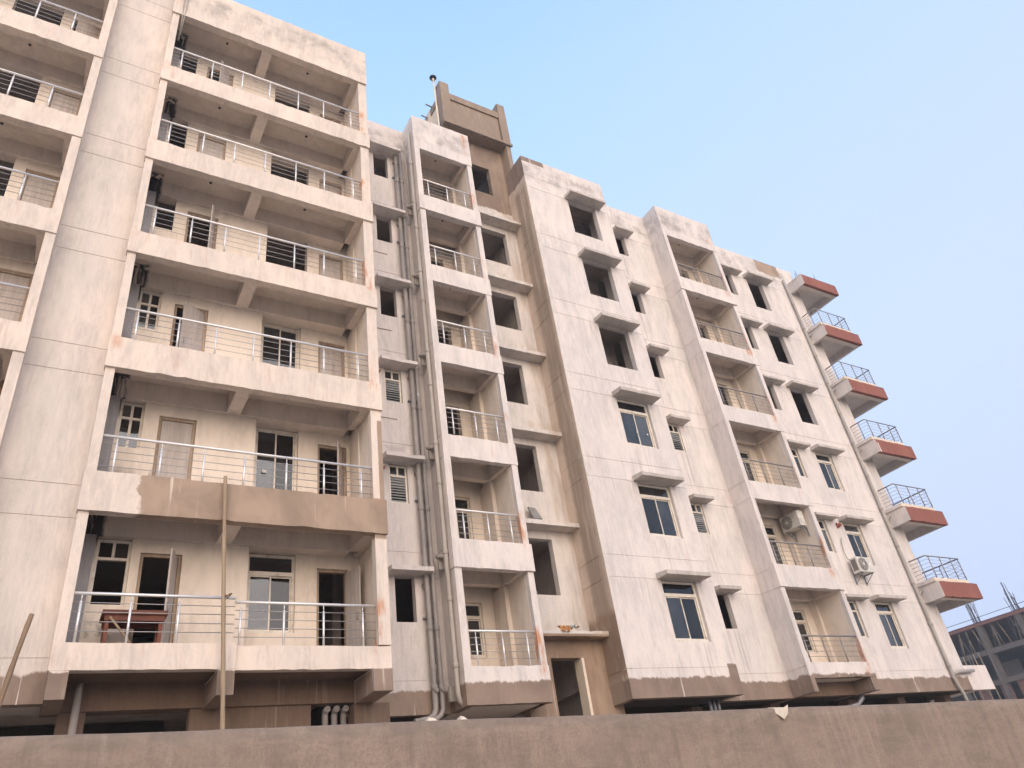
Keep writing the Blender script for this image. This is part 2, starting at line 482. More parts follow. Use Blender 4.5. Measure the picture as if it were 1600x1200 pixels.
def rough(name, x0, x1, y0, y1, z0, z1, mat, parent, amp=.009, step=.16):
    """a hand-rendered band: its long edges wander a little"""
    n = max(2, int((x1 - x0) / step)); m = MB()
    q = random.Random(int((x0 * 7 + z0 * 13 + y0 * 3) * 100))
    for i in range(n + 1):
        x = x0 + (x1 - x0) * i / n
        j = lambda: q.gauss(0, amp * .5) - (amp * 2.2 if q.random() < .05 else 0)
        e = 0 if i in (0, n) else 1
        m.v += [(x, y0 + abs(j()) * .5 * e, z0 - j() * e), (x, y1, z0), (x, y1, z1), (x, y0 + abs(j()) * .5 * e, z1 + j() * e)]
    for i in range(n):
        for a in range(4):
            b = (a + 1) % 4
            m.f.append((i * 4 + a, i * 4 + b, i * 4 + 4 + b, i * 4 + 4 + a))
    m.f += [(0, 1, 2, 3), (n * 4 + 3, n * 4 + 2, n * 4 + 1, n * 4)]
    return m.build(name, mat, parent)

def tube(name, pts, r, mat, parent=None, n=8):
    o = MB().tube(pts, r, n).build(name, mat, parent)
    for p in o.data.polygons:
        p.use_smooth = len(p.vertices) == 4
    return o

def face_wall(name, ax, plane, u0, u1, z0, z1, holes, mat, parent, thick=.2, grooves=(), gh=.016, gd=.011, extra=()):
    """a wall sheet with depth: holes are openings with reveals, grooves are recessed joints; ax 'y' faces -y, 'x' faces -x"""
    us = {u0, u1}; zs = {z0, z1}
    for h in holes:
        us |= {min(max(h[0], u0), u1), min(max(h[1], u0), u1)}; zs |= {min(max(h[2], z0), z1), min(max(h[3], z0), z1)}
    gl = []
    for g in grooves:
        if z0 < g - gh and g + gh < z1:
            gl.append((g - gh / 2, g + gh / 2)); zs |= {g - gh / 2, g + gh / 2}
    for e in extra:
        us |= {e[0], e[1]}; zs |= {e[2], e[3]}
    us = sorted(us); zs = sorted(zs)
    def dep(i, j):
        if i < 0 or j < 0 or i >= len(us) - 1 or j >= len(zs) - 1:
            return None
        u = (us[i] + us[i + 1]) / 2; z = (zs[j] + zs[j + 1]) / 2
        for h in holes:
            if h[0] < u < h[1] and h[2] < z < h[3]:
                return None
        for e in extra:
            if e[0] < u < e[1] and e[2] < z < e[3]:
                return e[4]
        for a, b in gl:
            if a < z < b:
                return gd
        return 0.0
    m = MB()
    P = (lambda u, d, z: (u, plane + d, z)) if ax == 'y' else (lambda u, d, z: (plane + d, u, z))
    for i in range(len(us) - 1):
        for j in range(len(zs) - 1):
            d = dep(i, j)
            if d is None:
                continue
            a, b, c, e = us[i], us[i + 1], zs[j], zs[j + 1]
            m.quad(P(a, d, c), P(b, d, c), P(b, d, e), P(a, d, e))
            m.quad(P(a, thick, c), P(a, thick, e), P(b, thick, e), P(b, thick, c))
            for (di, dj, p, q) in ((1, 0, (b, c), (b, e)), (-1, 0, (a, c), (a, e)), (0, 1, (a, e), (b, e)), (0, -1, (a, c), (b, c))):
                o = dep(i + di, j + dj)
                o = thick if o is None else o
                if o > d:
                    m.quad(P(p[0], d, p[1]), P(q[0], d, q[1]), P(q[0], o, q[1]), P(p[0], o, p[1]))
    me_o = link(name, m.v, m.f, mat, parent)
    bm = bmesh.new(); bm.from_mesh(me_o.data)
    bmesh.ops.remove_doubles(bm, verts=bm.verts, dist=1e-5)
    bmesh.ops.recalc_face_normals(bm, faces=bm.faces)
    bm.to_mesh(me_o.data); bm.free()
    return me_o

# ------------------------------------------------------------------ ground
g = MB(); g.quad((-1500, -1500, -7.65), (1500, -1500, -7.65), (1500, 1500, -7.65), (-1500, 1500, -7.65))
tag(g.build('ground', 'ground'), None, None, kind='structure')
g = MB().box(-45, 140, -7.9, 80, -7.6, -6.35)
tag(g.build('courtyard_ground', 'ground'), None, None, kind='structure')

# ------------------------------------------------------------------ the apartment building
B = empty('apartment_building', (8, 3, -6.35), 'unfinished six storey apartment block in pale primer with open balconies', 'building')
LEVELS = (12, 9, 6, 3, 0, -3)
GRV = [k + o for k in (-3, 0, 3, 6, 9, 12, 15) for o in (.0, .63)]
GRV = [g_ for g_ in GRV if g_ > -2.9]

# inner slabs, back wall, roof: these close the rooms off
for k in (-3, 0, 3, 6, 9, 12, 15):
    box('floor_slab', -.02, 4.3, 3.45, 9, k + .42, k + .6, 'inside', B)
    box('floor_slab', 4.3, 6.7, 4.6, 9, k + .42, k + .6, 'inside', B)
    box('floor_slab', 6.95, 22.8, 2.8, 9, k + .42, k + .6, 'inside', B)
    box('floor_slab', -14, -.04, 1.66, 9, k + .42, k + .6, 'inside', B)
box('back_wall', -14, 23, 9, 9.2, -6.35, 16.6, 'inside', B)
for x in (-14, -6.3, -.03, 6.62, 10.5, 13.6, 16.5, 22.75):
    box('partition_wall', x, x + .2, 3.4, 9, -2.5, 15.6, 'inside', B)
for k in (6, 9, 12):
    box('partition_wall', 9.40, 10.5, 2.95, 3.1, k + .6, k + 3.42, 'inside', B)
box('partition_wall', 8.1, 8.25, 4.0, 9, -2.5, 15.6, 'inside', B)
box('partition_wall', 9.55, 9.75, 3.6, 6, -2.5, 15.6, 'inside', B)
box('partition_wall', 18.6, 18.8, 2.75, 9, -2.5, 15.6, 'inside', B)
box('partition_wall', -2.75, -2.6, 1.7, 9, -2.5, 15.6, 'inside', B)
box('roof_slab', -14, 23, 3.3, 9.3, 15.6, 15.75, 'inside', B)

# --- railings
def railing(x0, x1, y, zt, posts, mat, gap=.155, n=4, y_end=None, pr=.021, hr=.027):
    r = tube('railing', [(x0, y, zt), (x1, y, zt)], hr, mat, B, 10)
    for px in posts:
        m = MB().tube([(px, y, zt - .80), (px, y, zt - .13)], pr, 8)
        m.tube([(px, y, zt - .13), (px, y, zt - .02)], pr * .45, 6)
        o = m.build('post', mat, r, True)
    for i in range(1, n + 1):
        tube('rod', [(x0 + random.uniform(-.01, .01), y - .012, zt - gap * i + random.uniform(-.004, .004)), (x1, y - .012, zt - gap * i + random.uniform(-.006, .006))], .0075, 'rodsteel' if mat == 'steel' else mat, r, 6)
    return r

# --- windows
def pane(x0, x1, z0, z1, y, w, mat='glass'):
    mat = random.choice(('glass', 'glass', 'glass_dusty', 'glass_dark'))
    m = MB().box(x0, x1, y, y + .006, z0, z1)
    return m.build('pane', mat, w)

def sliding_window(x0, x1, z0, z1, y, transom=.0, fw=.055, open_right=False, split=.5):
    """cream frame with two sliding sashes and, where transom > 0, a fixed light above"""
    m = MB()
    m.box(x0, x0 + fw, y, y + .07, z0, z1); m.box(x1 - fw, x1, y, y + .07, z0, z1)
    m.box(x0 + fw, x1 - fw, y, y + .07, z0, z0 + fw); m.box(x0 + fw, x1 - fw, y, y + .07, z1 - fw, z1)
    zt = z1 - fw
    if transom:
        zt = z1 - transom
        m.box(x0 + fw, x1 - fw, y - .006, y + .076, zt - fw * 1.5, zt)
        zt -= fw * 1.5
    w = m.build('window', 'frame', B)
    if transom:
        pane(x0 + fw, x1 - fw, z1 - transom, z1 - fw, y + .04, w)
    xm = x0 + (x1 - x0) * split
    s = .032
    for (a, b, yy) in ((x0 + fw, xm + s / 2, y + .012), (xm - s / 2, x1 - fw, y + .042)):
        q = MB()
        q.box(a, a + s, yy, yy + .025, z0 + fw, zt); q.box(b - s, b, yy, yy + .025, z0 + fw, zt)
        q.box(a + s, b - s, yy, yy + .025, z0 + fw, z0 + fw + s); q.box(a + s, b - s, yy, yy + .025, zt - s, zt)
        q.build('sash', 'frame', w)
        pane(a + s, b - s, z0 + fw + s, zt - s, yy + .012, w)
    return w

def louvre_window(x0, x1, z0, z1, y, n=9, fw=.045, tilt=.5):
    m = MB()
    m.box(x0, x0 + fw, y, y + .06, z0, z1); m.box(x1 - fw, x1, y, y + .06, z0, z1)
    m.box(x0 + fw, x1 - fw, y, y + .06, z0, z0 + fw); m.box(x0 + fw, x1 - fw, y, y + .06, z1 - fw, z1)
    zt = z1 - fw - .24
    m.box(x0 + fw, x1 - fw, y - .004, y + .064, zt - fw, zt)
    xm = (x0 + x1) / 2
    m.box(xm - fw / 2, xm + fw / 2, y + .002, y + .058, zt, z1 - fw)
    w = m.build('window', 'frame', B)
    pane(x0 + fw, xm - fw / 2, zt, z1 - fw, y + .03, w); pane(xm + fw / 2, x1 - fw, zt, z1 - fw, y + .03, w)
    h = (zt - fw - z0 - fw) / n
    for i in range(n):
        z = z0 + fw + h * (i + .5)
        t = (.92 if i < n * .45 else 1.22) + random.uniform(-.08, .08)
        dy, dz = math.cos(t) * .036, math.sin(t) * .036
        q = MB()
        c = [(y + .03 + dy, z - dz), (y + .03 - dy, z + dz)]
        # outer edge hangs lower
        a0, a1 = (y + .03 - dy, z - dz), (y + .03 + dy, z + dz)
        q.v = [(x0 + fw, a0[0], a0[1]), (x1 - fw, a0[0], a0[1]), (x1 - fw, a1[0], a1[1]), (x0 + fw, a1[0], a1[1]),
               (x0 + fw, a0[0], a0[1] + .006), (x1 - fw, a0[0], a0[1] + .006), (x1 - fw, a1[0], a1[1] + .006), (x0 + fw, a1[0], a1[1] + .006)]
        q.f = [(0, 1, 2, 3), (4, 7, 6, 5), (0, 4, 5, 1), (2, 6, 7, 3), (0, 3, 7, 4), (1, 5, 6, 2)]
        q.build('louvre_slat', 'louvre', w)
    return w

def cross_window(x0, x1, z0, z1, y, fw=.05, tz=.34, lower=True):
    """two small lights above, two tall ones below (or an empty lower frame)"""
    m = MB()
    m.box(x0, x0 + fw, y, y + .07, z0, z1); m.box(x1 - fw, x1, y, y + .07, z0, z1)
    m.box(x0 + fw, x1 - fw, y, y + .07, z0, z0 + fw); m.box(x0 + fw, x1 - fw, y, y + .07, z1 - fw, z1)
    xm = (x0 + x1) / 2; zt = z1 - tz
    m.box(x0 + fw, x1 - fw, y - .005, y + .075, zt - fw, zt)
    m.box(xm - fw / 2, xm + fw / 2, y + .002, y + .068, zt, z1 - fw)
    if lower:
        m.box(xm - fw / 2, xm + fw / 2, y + .002, y + .068, z0 + fw, zt - fw)
    w = m.build('window', 'frame', B)
    for a, b in ((x0 + fw, xm - fw / 2), (xm + fw / 2, x1 - fw)):
        pane(a, b, zt, z1 - fw, y + .03, w)
        if lower:
            pane(a, b, z0 + fw, zt - fw, y + .03, w)
    return w

def door(x0, x1, z0, z1, y, state, hinge='r'):
    """frame in the opening and a leaf: state = opening angle in degrees (0 shut), outwards towards -y"""
    f = .055
    m = MB()
    m.box(x0, x0 + f, y, y + .1, z0, z1); m.box(x1 - f, x1, y, y + .1, z0, z1); m.box(x0 + f, x1 - f, y, y + .1, z1 - f, z1)
    m.build('door_frame', 'doorframe', B)
    w = x1 - x0 - 2 * f - .01
    hx = x1 - f if hinge == 'r' else x0 + f
    sgn = -1 if hinge == 'r' else 1
    t = math.radians(state)
    dx, dy = sgn * math.cos(t), -math.sin(t)
    nx, ny = -dy * .032, dx * .032
    if ny < 0: nx, ny = -nx, -ny
    q = MB()
    a = (hx, y + .03); b = (hx + dx * w, y + .03 + dy * w)
    q.v = []
    for z in (z0 + .01, z1 - f - .008):
        q.v += [(a[0], a[1], z), (b[0], b[1], z), (b[0] + nx, b[1] + ny, z), (a[0] + nx, a[1] + ny, z)]
    q.f = [(0, 1, 2, 3), (4, 7, 6, 5), (0, 4, 5, 1), (1, 5, 6, 2), (2, 6, 7, 3), (3, 7, 4, 0)]
    d = q.build('door', 'door', B)
    hz = z0 + 1.0
    px, py = hx + dx * w * .88, y + .03 + dy * w * .88
    ox, oy = -nx / .032 * .03, -ny / .032 * .03
    tube('handle', [(px, py, hz - .07), (px + ox, py + oy, hz - .07), (px + ox, py + oy, hz + .07), (px, py, hz + .07)], .009, 'alu', d, 6)
    return d

# ---------------------------------------------------------------- block A : wide balconies
XL, XR = -5.64, 0.0
def wide_bay(x0, x1, levels, mat, full=True):
    """columns, bands, soffits and beams of one wide balcony bay between x0 and x1"""
    rough('parapet_band', x0, x1 + .01, 0, .20, 15.0, 16.62, mat, B)
    box('roof_slab', x0 + .19, x1 - .25, .2, 1.42, 15.45, 15.60, 'soffit', B)
    for k in levels:
        ch = (.62, .66, .62, .72, .76, 0)[LEVELS.index(k)]
        if k > -3:
            rough('parapet_band', x0, x1 + .02, 0, .20, k, k + ch, mat, B)
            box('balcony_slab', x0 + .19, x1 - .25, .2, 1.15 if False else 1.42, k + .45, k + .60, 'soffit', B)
        zc0 = k + ch if k > -3 else -2.24
        box('column', x0 + .02, x0 + .19, .055, .26, zc0, k + 3, mat, B)
        box('column', x1 - .25, x1, .055, .26, zc0, k + 3, mat, B)
    # side walls of the balconies
    box('side_wall', x0 + .02, x0 + .17, .26, 1.40, -2.6, 15.6, mat, B)
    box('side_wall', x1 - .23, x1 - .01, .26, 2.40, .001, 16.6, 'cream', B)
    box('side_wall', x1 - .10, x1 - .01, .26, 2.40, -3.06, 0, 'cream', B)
    for k in levels:
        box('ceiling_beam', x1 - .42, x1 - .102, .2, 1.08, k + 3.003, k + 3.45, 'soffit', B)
        if k > -3:
            box('pilaster', x1 - .262, x1 - .232, .84, 1.40, k + .6, k + 3.0, 'cream', B)

wide_bay(XL, XR, LEVELS, 'facade_a')
for k in LEVELS:
    xm0, xm1 = -3.15, -2.87
    box('ceiling_beam', xm0, xm1, .2, 1.08, k + 3.0, k + 3.45, 'soffit', B)
    box('ceiling_beam', -5.45, -.42, 1.08, 1.148, k + 3.0, k + 3.45, 'soffit', B)
    box('ceiling_beam', -2.49, -.42, 1.148, 1.42, k + 3.0, k + 3.447, 'soffit', B)
    raw = k >= 6
    # left back wall
    lw = (-5.20, -4.75, k + 1.90, k + 3.0) if k in (0, 3) else ((-5.20, -4.62, k + 1.72, k + 3.0) if k == -3 else (-5.15, -4.75, k + 1.95, k + 3.0))
    ld = (-4.46, -3.73, k + .6, k + 2.74)
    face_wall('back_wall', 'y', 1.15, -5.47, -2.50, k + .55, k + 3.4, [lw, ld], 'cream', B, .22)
    mw_ = (-2.45, -1.35, k + 2.02 - .15, k + 3.0) if raw else ((-2.45, -1.48, k + 1.36, k + 3.0))
    if k == 12: mw_ = (-2.45, -1.35, k + 2.2, k + 3.0)
    if k == 12 or k == 9 or k == 6: mw_ = (-2.45, -1.35, k + 1.5, k + 3.0)
    rd = (-1.03, -.34, k + .6, k + 2.72)
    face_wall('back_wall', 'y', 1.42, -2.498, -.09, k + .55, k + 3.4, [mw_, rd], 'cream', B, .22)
    box('pilaster', -5.45, -5.235, 1.06, 1.146, k + .6, k + 2.998, 'gstrip', B)
    # windows
    if k in (0, 3):
        cross_window(lw[0], lw[1], lw[2], lw[3] - .02, 1.23)
    elif k == -3:
        cross_window(lw[0], lw[1], lw[2], lw[3] - .02, 1.23, lower=False)
    if not raw:
        sliding_window(mw_[0], mw_[1], mw_[2], mw_[3] - .02, 1.50, .36 if k == -3 else 0)
    # ceiling hole for a lamp
    for hx in (-4.07, -1.66):
        tube('lamp_hole', [(hx, .68, k + 3.435), (hx, .68, k + 3.452)], .035, 'hole', B, 10)
# doors: opening angle of the left and the right one on each floor
for k, la, ra in ((12, 55, 0), (9, 0, 0), (6, 75, 0), (3, 35, 0), (0, 0, 61), (-3, 72, 103)):
    door(-4.455, -3.735, k + .6, k + 2.735, 1.20, la)
    door(-1.025, -.345, k + .6, k + 2.715, 1.47, ra)
for k in LEVELS[:-1]:
    ps = (-5.18, -4.43, -3.66, -2.89, -2.08, -1.31, -.51)
    railing(-5.46, -.23, .10, k + 1.53, [p + random.uniform(-.03, .03) for p in ps], 'steel')
# first floor: stepped band, hanging beam stubs
rough('parapet_band', -5.62, -2.87, 0, .20, -2.66, -2.24, 'facade_a', B)
rough('parapet_band', -2.868, .0, .07, .26, -2.67, -2.26, 'facade_a', B)
box('balcony_slab', -5.45, -.25, .26, 1.42, -2.62, -2.45, 'raw', B)
for a, b in ((-5.60, -5.33), (-3.15, -2.872), (-.40, -.02)):
    box('beam_stub', a, b, 0.004, 1.05, -3.08, -2.664, 'facade_a', B)
box('beam', -5.6, -.02, 1.05, 1.40, -3.05, -2.46, 'raw', B)
box('plinth_wall', -3.35, -1.22, 1.12, 1.38, -6.35, -3.052, 'raw', B)
box('plinth_wall', -1.22, -.42, 1.12, 1.38, -6.35, -3.62, 'raw', B)
box('plinth_wall', -.42, 0.3, 1.0, 1.36, -6.35, -3.082, 'raw', B)
box('stilt_column', -5.35, -4.95, 1.1, 1.5, -6.35, -3.052, 'raw', B)
railing(-5.46, -2.92, .10, -1.42, (-5.33, -4.59, -3.84), 'steel')
railing(-2.90, -.26, .16, -1.47, (-2.80, -2.03, -1.29, -.52), 'steel')
for i, x in enumerate((-.90, -.72, -.54)):
    tube('drain_pipe', [(x, 1.30, -4.2), (x, 1.28, -3.22), (x, 1.25, -3.15), (x, 1.12, -3.14)], .06, 'pvc', B, 12)
tube('drain_pipe', [(-5.14, .7, -6.3), (-5.12, .7, -2.7)], .06, 'pvc', B, 12)

# the flat strip of wall between the two wide bays
face_wall('wall', 'y', .40, -6.96, -5.59, -3.05, 17.4, [], 'wide', B, .2, GRV)
box('side_wall', -6.94, -5.62, .6, 1.4, -3.0, 16.6, 'inside', B)

# the bay at the left edge
LX0, LX1 = -12.6, -6.945
for k in LEVELS:
    m_ = 'left_raw' if k <= 0 else 'facade_a'
    rough('parapet_band', LX0, LX1, 0, .20, k, k + .65, m_ if k > -3 else 'left_raw', B)
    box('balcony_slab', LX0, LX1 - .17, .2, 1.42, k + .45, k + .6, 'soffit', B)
    box('column', LX1 - .19, LX1 - .005, .03, .26, k + .65, k + 3, 'facade_a', B)
    box('ceiling_beam', LX1 - .34, LX1 - .17, .2, 1.08, k + 3.0, k + 3.45, 'soffit', B)
    box('ceiling_beam', LX0, LX1 - .34, 1.08, 1.148, k + 3.0, k + 3.45, 'soffit', B)
    wl = (-9.25, -8.17, k + 1.45, k + 3.0); dl = (-7.93, -7.24, k + .6, k + 2.74)
    face_wall('back_wall', 'y', 1.15, LX0, LX1 - .02, k + .55, k + 3.4, [wl, dl], 'cream' if k > 0 else 'left_raw', B, .22)
    door(-7.925, -7.245, k + .6, k + 2.735, 1.2, {12: 35, 9: 0, 6: 0, 3: 0}.get(k, 0))
    tube('lamp_hole', [(-8.55, .68, k + 3.435), (-8.55, .68, k + 3.452)], .035, 'hole', B, 10)
    if k > 0:
        railing(-12.4, LX1 - .17, .10, k + 1.53, [-7.75 - .77 * i for i in range(4)], 'steel')
rough('parapet_band', LX0, LX1, 0, .2, 15, 16.62, 'facade_a', B)
box('roof_slab', LX0, LX1 - .17, .2, 1.42, 15.45, 15.6, 'soffit', B)
box('side_wall', LX1 - .17, LX1 - .006, .26, 1.40, -2.6, 15.6, 'facade_a', B)

# thin conduit hanging from the roof at the left end of block A
tube('conduit', [(-5.30, -.03, 16.9), (-5.31, -.03, 15.3), (-5.33, .02, 14.95), (-5.36, .3, 14.2)], .014, 'pvcpale', B, 6)
tube('conduit', [(-5.38, -.03, 16.9), (-5.39, -.03, 15.3), (-5.38, .02, 14.95), (-5.37, .3, 14.2)], .014, 'pvcpale', B, 6)

# ---------------------------------------------------------------- chajjas (window sunshades)
def sunshade(x0, x1, yf, yb, z, t=.11, mat='shade'):
    m = MB(); n = max(3, int((x1 - x0) / .14))
    q = random.Random(int((x0 * 31 + z * 17) * 10))
    for i in range(n + 1):
        x = x0 + (x1 - x0) * i / n
        e = 0 if i in (0, n) else 1
        c = (.018 if q.random() < .12 else 0) * e
        # the top slopes a little towards the front, the edges wander
        m.v += [(x, yf + c + q.uniform(0, .006) * e, z + q.uniform(-.004, .004) * e), (x, yb, z), (x, yb, z + t * 1.25), (x, yf + c, z + t * .85 - c + q.uniform(-.006, .006) * e)]
    for i in range(n):
        for a in range(4):
            b = (a + 1) % 4
            m.f.append((i * 4 + a, i * 4 + b, i * 4 + 4 + b, i * 4 + 4 + a))
    m.f += [(0, 1, 2, 3), (n * 4 + 3, n * 4 + 2, n * 4 + 1, n * 4)]
    return m.build('sunshade', mat, B)

# ---------------------------------------------------------------- block B : small windows, pipes, narrow balcony
YB = 2.42
h_ = []
for k in LEVELS:
    h_.append((1.15, 1.66, k + 1.93, k + 3.02))
face_wall('wall', 'y', YB, .0, 2.33, -3.08, 16.68, h_, 'grey', B, .18, GRV)
for k in LEVELS:
    sunshade(.92, 2.0, YB - .42, YB + .01, k + 3.03, .12, 'grey')
    if k in (0, 3):
        louvre_window(1.155, 1.655, k + 1.935, k + 3.0, YB + .06)
        tube('duct_stub', [(1.0, YB - .05, k + 2.86), (1.0, YB + .05, k + 2.86)], .035, 'redstub', B, 10)
    if k in (9, 6, 3):
        box('sill_ledge', .1, 1.45, YB - .03, YB + .01, k + 1.38, k + 1.41, 'grey', B)
# brown flashing below the first window
def narrow_balcony(x0, x1, mat, doors, w_in, steel, pposts, yb=3.3):
    """x0..x1 outer, walls at the sides, front at y 1.6"""
    face_wall('side_wall', 'x', x0, 1.6, 3.3 if x0 > 10 else 2.42, -3.08, 16.66, [], mat, B, .19, GRV)
    box('side_wall', x1 - .18, x1, 1.66, 3.3, -3.06, 16.6, mat, B)
    rough('parapet_band', x0 + .19, x1 + .02, 1.602, 1.78, 15.0, 16.66, mat, B)
    for k in LEVELS:
        if k > -3:
            rough('parapet_band', x0 + (-.02 if k in (12, 0) else .19), x1 + .02, 1.56 if k in (12, 0) else 1.602, 1.78, k, k + (.66 if k != 0 else .72), mat, B)
        else:
            rough('parapet_band', x0 + .19, x1 + .01, 1.602, 1.78, (-3.08 if x0 < 10 else -2.71), -2.27, mat, B)
        box('balcony_slab', x0 + .19, x1 - .18, 1.78, 3.3, k + .42, k + .6, 'soffit', B)
        box('ceiling_beam', x0 + .19, x1 - .33, 2.65, 2.85, k + 3.0, k + 3.42, 'soffit', B)
        box('ceiling_beam', x1 - .33, x1 - .182, 1.78, 2.85, k + 3.003, k + 3.42, 'soffit', B)
        box('column', x1 - .30, x1 - .182, 2.65, 3.28, k + .6, k + 3.0, 'cream', B)
        face_wall('back_wall', 'y', yb, x0 + .15, x1 - .15, k + .55, k + 3.45, [(w_in[0], w_in[1], k + (.62 if k > -3 else 1.34), k + 2.74)], 'cream', B, .2)
        box('side_lining', x1 - .186, x1 - .180, 1.78, 2.649, k + .6, k + 3.002, 'cream', B)
        if doors.get(k) == 'slide':
            sliding_window(w_in[0], w_in[1], k + (.64 if k > -3 else 1.36), k + 2.73, yb + .05, .32)
        tube('lamp_hole', [((x0 + x1) / 2, 2.2, k + 3.405), ((x0 + x1) / 2, 2.2, k + 3.422)], .035, 'hole', B, 10)
        railing(x0 + .19, x1 - .18, 1.68, k + (1.53 if k > -3 else 1.53), pposts, steel)
    box('roof_slab', x0 + .19, x1 - .18, 1.78, 3.3, 15.42, 15.6, 'soffit', B)
    for k in LEVELS:
        if k > -3:
            box('column', x0 + .185, x0 + .2, 1.61, 1.8, k + .6, k + 3, mat, B)
        box('column', x1 - .181, x1 - .002, 1.62, 1.66, k + .6, k + 3.0, mat, B)
    box('balcony_slab', x0 + .1, x1 - .05, 1.75, 4.4, -3.06 if x0 < 10 else -2.69, -2.56, 'soffit', B)
    box('parapet_cap', x0 + .01, x1, 2.42, 2.55, 15.6, 16.66, mat, B)

narrow_balcony(2.33, 4.56, 'facade', {-3: 'slide', 0: 'slide', 3: ''}, (3.05, 3.92), 'steel', (2.75, 3.45, 4.12))
face_wall('wall', 'y', 3.3, 2.1, 2.6, -3.0, 15.6, [], 'inside', B, .15)

# drain pipes in the corner of block B
def stack_pipe(pts, r, mat, collars, taps=()):
    p = tube('drain_pipe', pts, r, mat, B, 14)
    for c in collars:
        tube('pipe_collar', [(c[0], c[1], c[2] - .06), (c[0], c[1], c[2] - .045), (c[0], c[1], c[2] + .045), (c[0], c[1], c[2] + .06)], [r * 1.05, r * 1.25, r * 1.25, r * 1.05], mat, p, 14)
    for (c, d) in taps:
        tube('branch', [c, (c[0] + d[0] * .5, c[1] + d[1] * .5, c[2] + d[2] * .5), (c[0] + d[0], c[1] + d[1], c[2] + d[2])], r * .85, mat, p, 10)
    return p
def elbow(x, y, z, dx, dy):
    return [(x, y, z), (x, y, z - .25), (x + dx * .06, y + dy * .06, z - .38), (x + dx * .18, y + dy * .18, z - .45), (x + dx * .55, y + dy * .55, z - .50)]
cz = lambda o: [k + o for k in (-3, 0, 3, 6, 9, 12) if k + o > -2.3]
for x, r, o in ((1.90, .062, .25), (2.075, .055, .1)):
    y = 2.27
    stack_pipe([(x, y, 15.3)] + elbow(x, y, -2.75, -1, -.1), r, 'pvc', [(x, y, z) for z in cz(o)] + [(x, y, z) for z in cz(1.75)] + [(x, y, -2.55)],
               [((x, y, k + 2.7), (-.02, .13, .1)) for k in LEVELS] + [((x, y, -2.62), (.02, -.1, .0))])
stack_pipe([(1.985, 2.355, 15.2), (1.985, 2.355, -2.9)], .045, 'pvc', [(1.985, 2.355, z) for z in cz(.9)])
y3, x3 = 1.82, 2.245
stack_pipe([(x3, y3, 15.9)] + elbow(x3, y3, -2.55, .55, .25), .058, 'pvcpale', [(x3, y3, z) for z in cz(.45)] + [(x3, y3, z) for z in cz(2.3)] + [(x3, y3, -2.2)],
           [((x3, y3, k + .35), (-.12, .28, .08)) for k in LEVELS if k > -3])
tube('vent_pipe', [(2.2, 2.1, 15.75), (2.2, 2.05, 12.4)], .03, 'pvcpale', B, 8)
for k in LEVELS:
    box('pipe_bracket', 2.16, 2.328, 2.05, 2.14, k + .1, k + .42, 'pvcpale', B)
    box('pipe_bracket', 1.80, 2.15, 2.335, 2.415, k + 2.0, k + 2.04, 'alu', B)

# ---------------------------------------------------------------- stair shaft between B and C
st_h = []
for k in LEVELS:
    xr = 6.38 if k >= 9 else 6.13
    st_h.append((4.95, xr, k - 1.5 + 1.45 if False else k - .08, k + 1.42))
st_h = [(4.9, 6.4, 11.85, 13.4), (4.9, 6.38, 8.92, 10.4), (4.9, 6.13, 5.93, 7.45), (4.9, 6.13, 2.92, 4.45), (4.9, 6.13, -.15, 1.45), (5.0, 6.15, 15.35, 16.82)]
face_wall('wall', 'y', 2.80, 4.56, 6.87, -1.40, 18.1, st_h, 'stair', B, .2)
box('partition_wall', 4.5, 6.9, 6.3, 6.5, -6.35, 18.1, 'inside', B)
box('partition_wall', 4.4, 4.56, 2.85, 6.4, -6.35, 18.1, 'inside', B)
box('partition_wall', 6.875, 7.0, 2.82, 6.4, -6.35, 18.1, 'inside', B)
for k in LEVELS:
    box('stair_landing', 4.6, 6.85, 3.02, 4.3, k + 1.55, k + 1.7, 'inside', B)
for z in (13.67, 10.67, 7.68, 4.69, 1.70):
    sunshade(4.57, 6.868, 2.37, 2.81, z, .15, 'stair')
sunshade(4.57, 6.868, 2.02, 2.45, -1.46, .16, 'stair')
face_wall('wall', 'y', 2.40, 4.40, 7.2, -6.35, -1.40, [(5.20, 6.20, -6.35, -1.90)], 'stair', B, .3)
box('door_lining', 6.12, 6.197, 2.38, 2.71, -6.35, -1.902, 'ledge', B)

# tower over the stairs
TX0, TX1, TY = 4.10, 7.10, 2.30
tw = MB()
tw.box(TX0, TX1, TY + .05, 5.2, 18.1, 18.3)
tw.build('tower_slab', 'tower', B)
box('tower_lip', TX0 - .02, TX1 + .05, TY - .03, TY + .05, 18.1, 18.22, 'tower', B)
box('tower_panel', TX0 + .45, TX1 - .38, TY + .09, TY + .2, 18.3, 19.72, 'tower', B)
box('tower_beam', TX0 + .36, TX1 - .36, TY + .03, TY + .22, 19.722, 20.08, 'tower', B)
box('tower_column', TX0, TX0 + .40, TY, TY + .35, 18.225, 20.62, 'tower', B)
box('tower_column', TX1 - .36, TX1, TY, TY + .35, 18.225, 20.62, 'tower', B)
box('tower_panel', TX0 + .08, TX0 + .2, TY + .35, 4.9, 18.3, 19.72, 'ledge', B)
box('tower_beam', TX0 + .03, TX0 + .22, TY + .352, 4.9, 19.722, 20.05, 'tower', B)
box('tower_column', TX0 + .01, TX0 + .3, 3.35, 3.6, 18.3, 20.05, 'ledge', B)
box('tower_panel', TX1 - .2, TX1 - .08, TY + .35, 4.9, 18.3, 20.05, 'tower', B)
box('tower_panel', TX0 + .2, TX1 - .2, 4.9, 5.05, 18.3, 20.05, 'tower', B)
box('tower_column', 6.878, 7.08, 2.36, 2.9, 15.6, 18.1, 'tower', B)
box('tower_wall', 4.12, 4.57, 2.82, 2.95, 15.6, 18.1, 'tower', B)
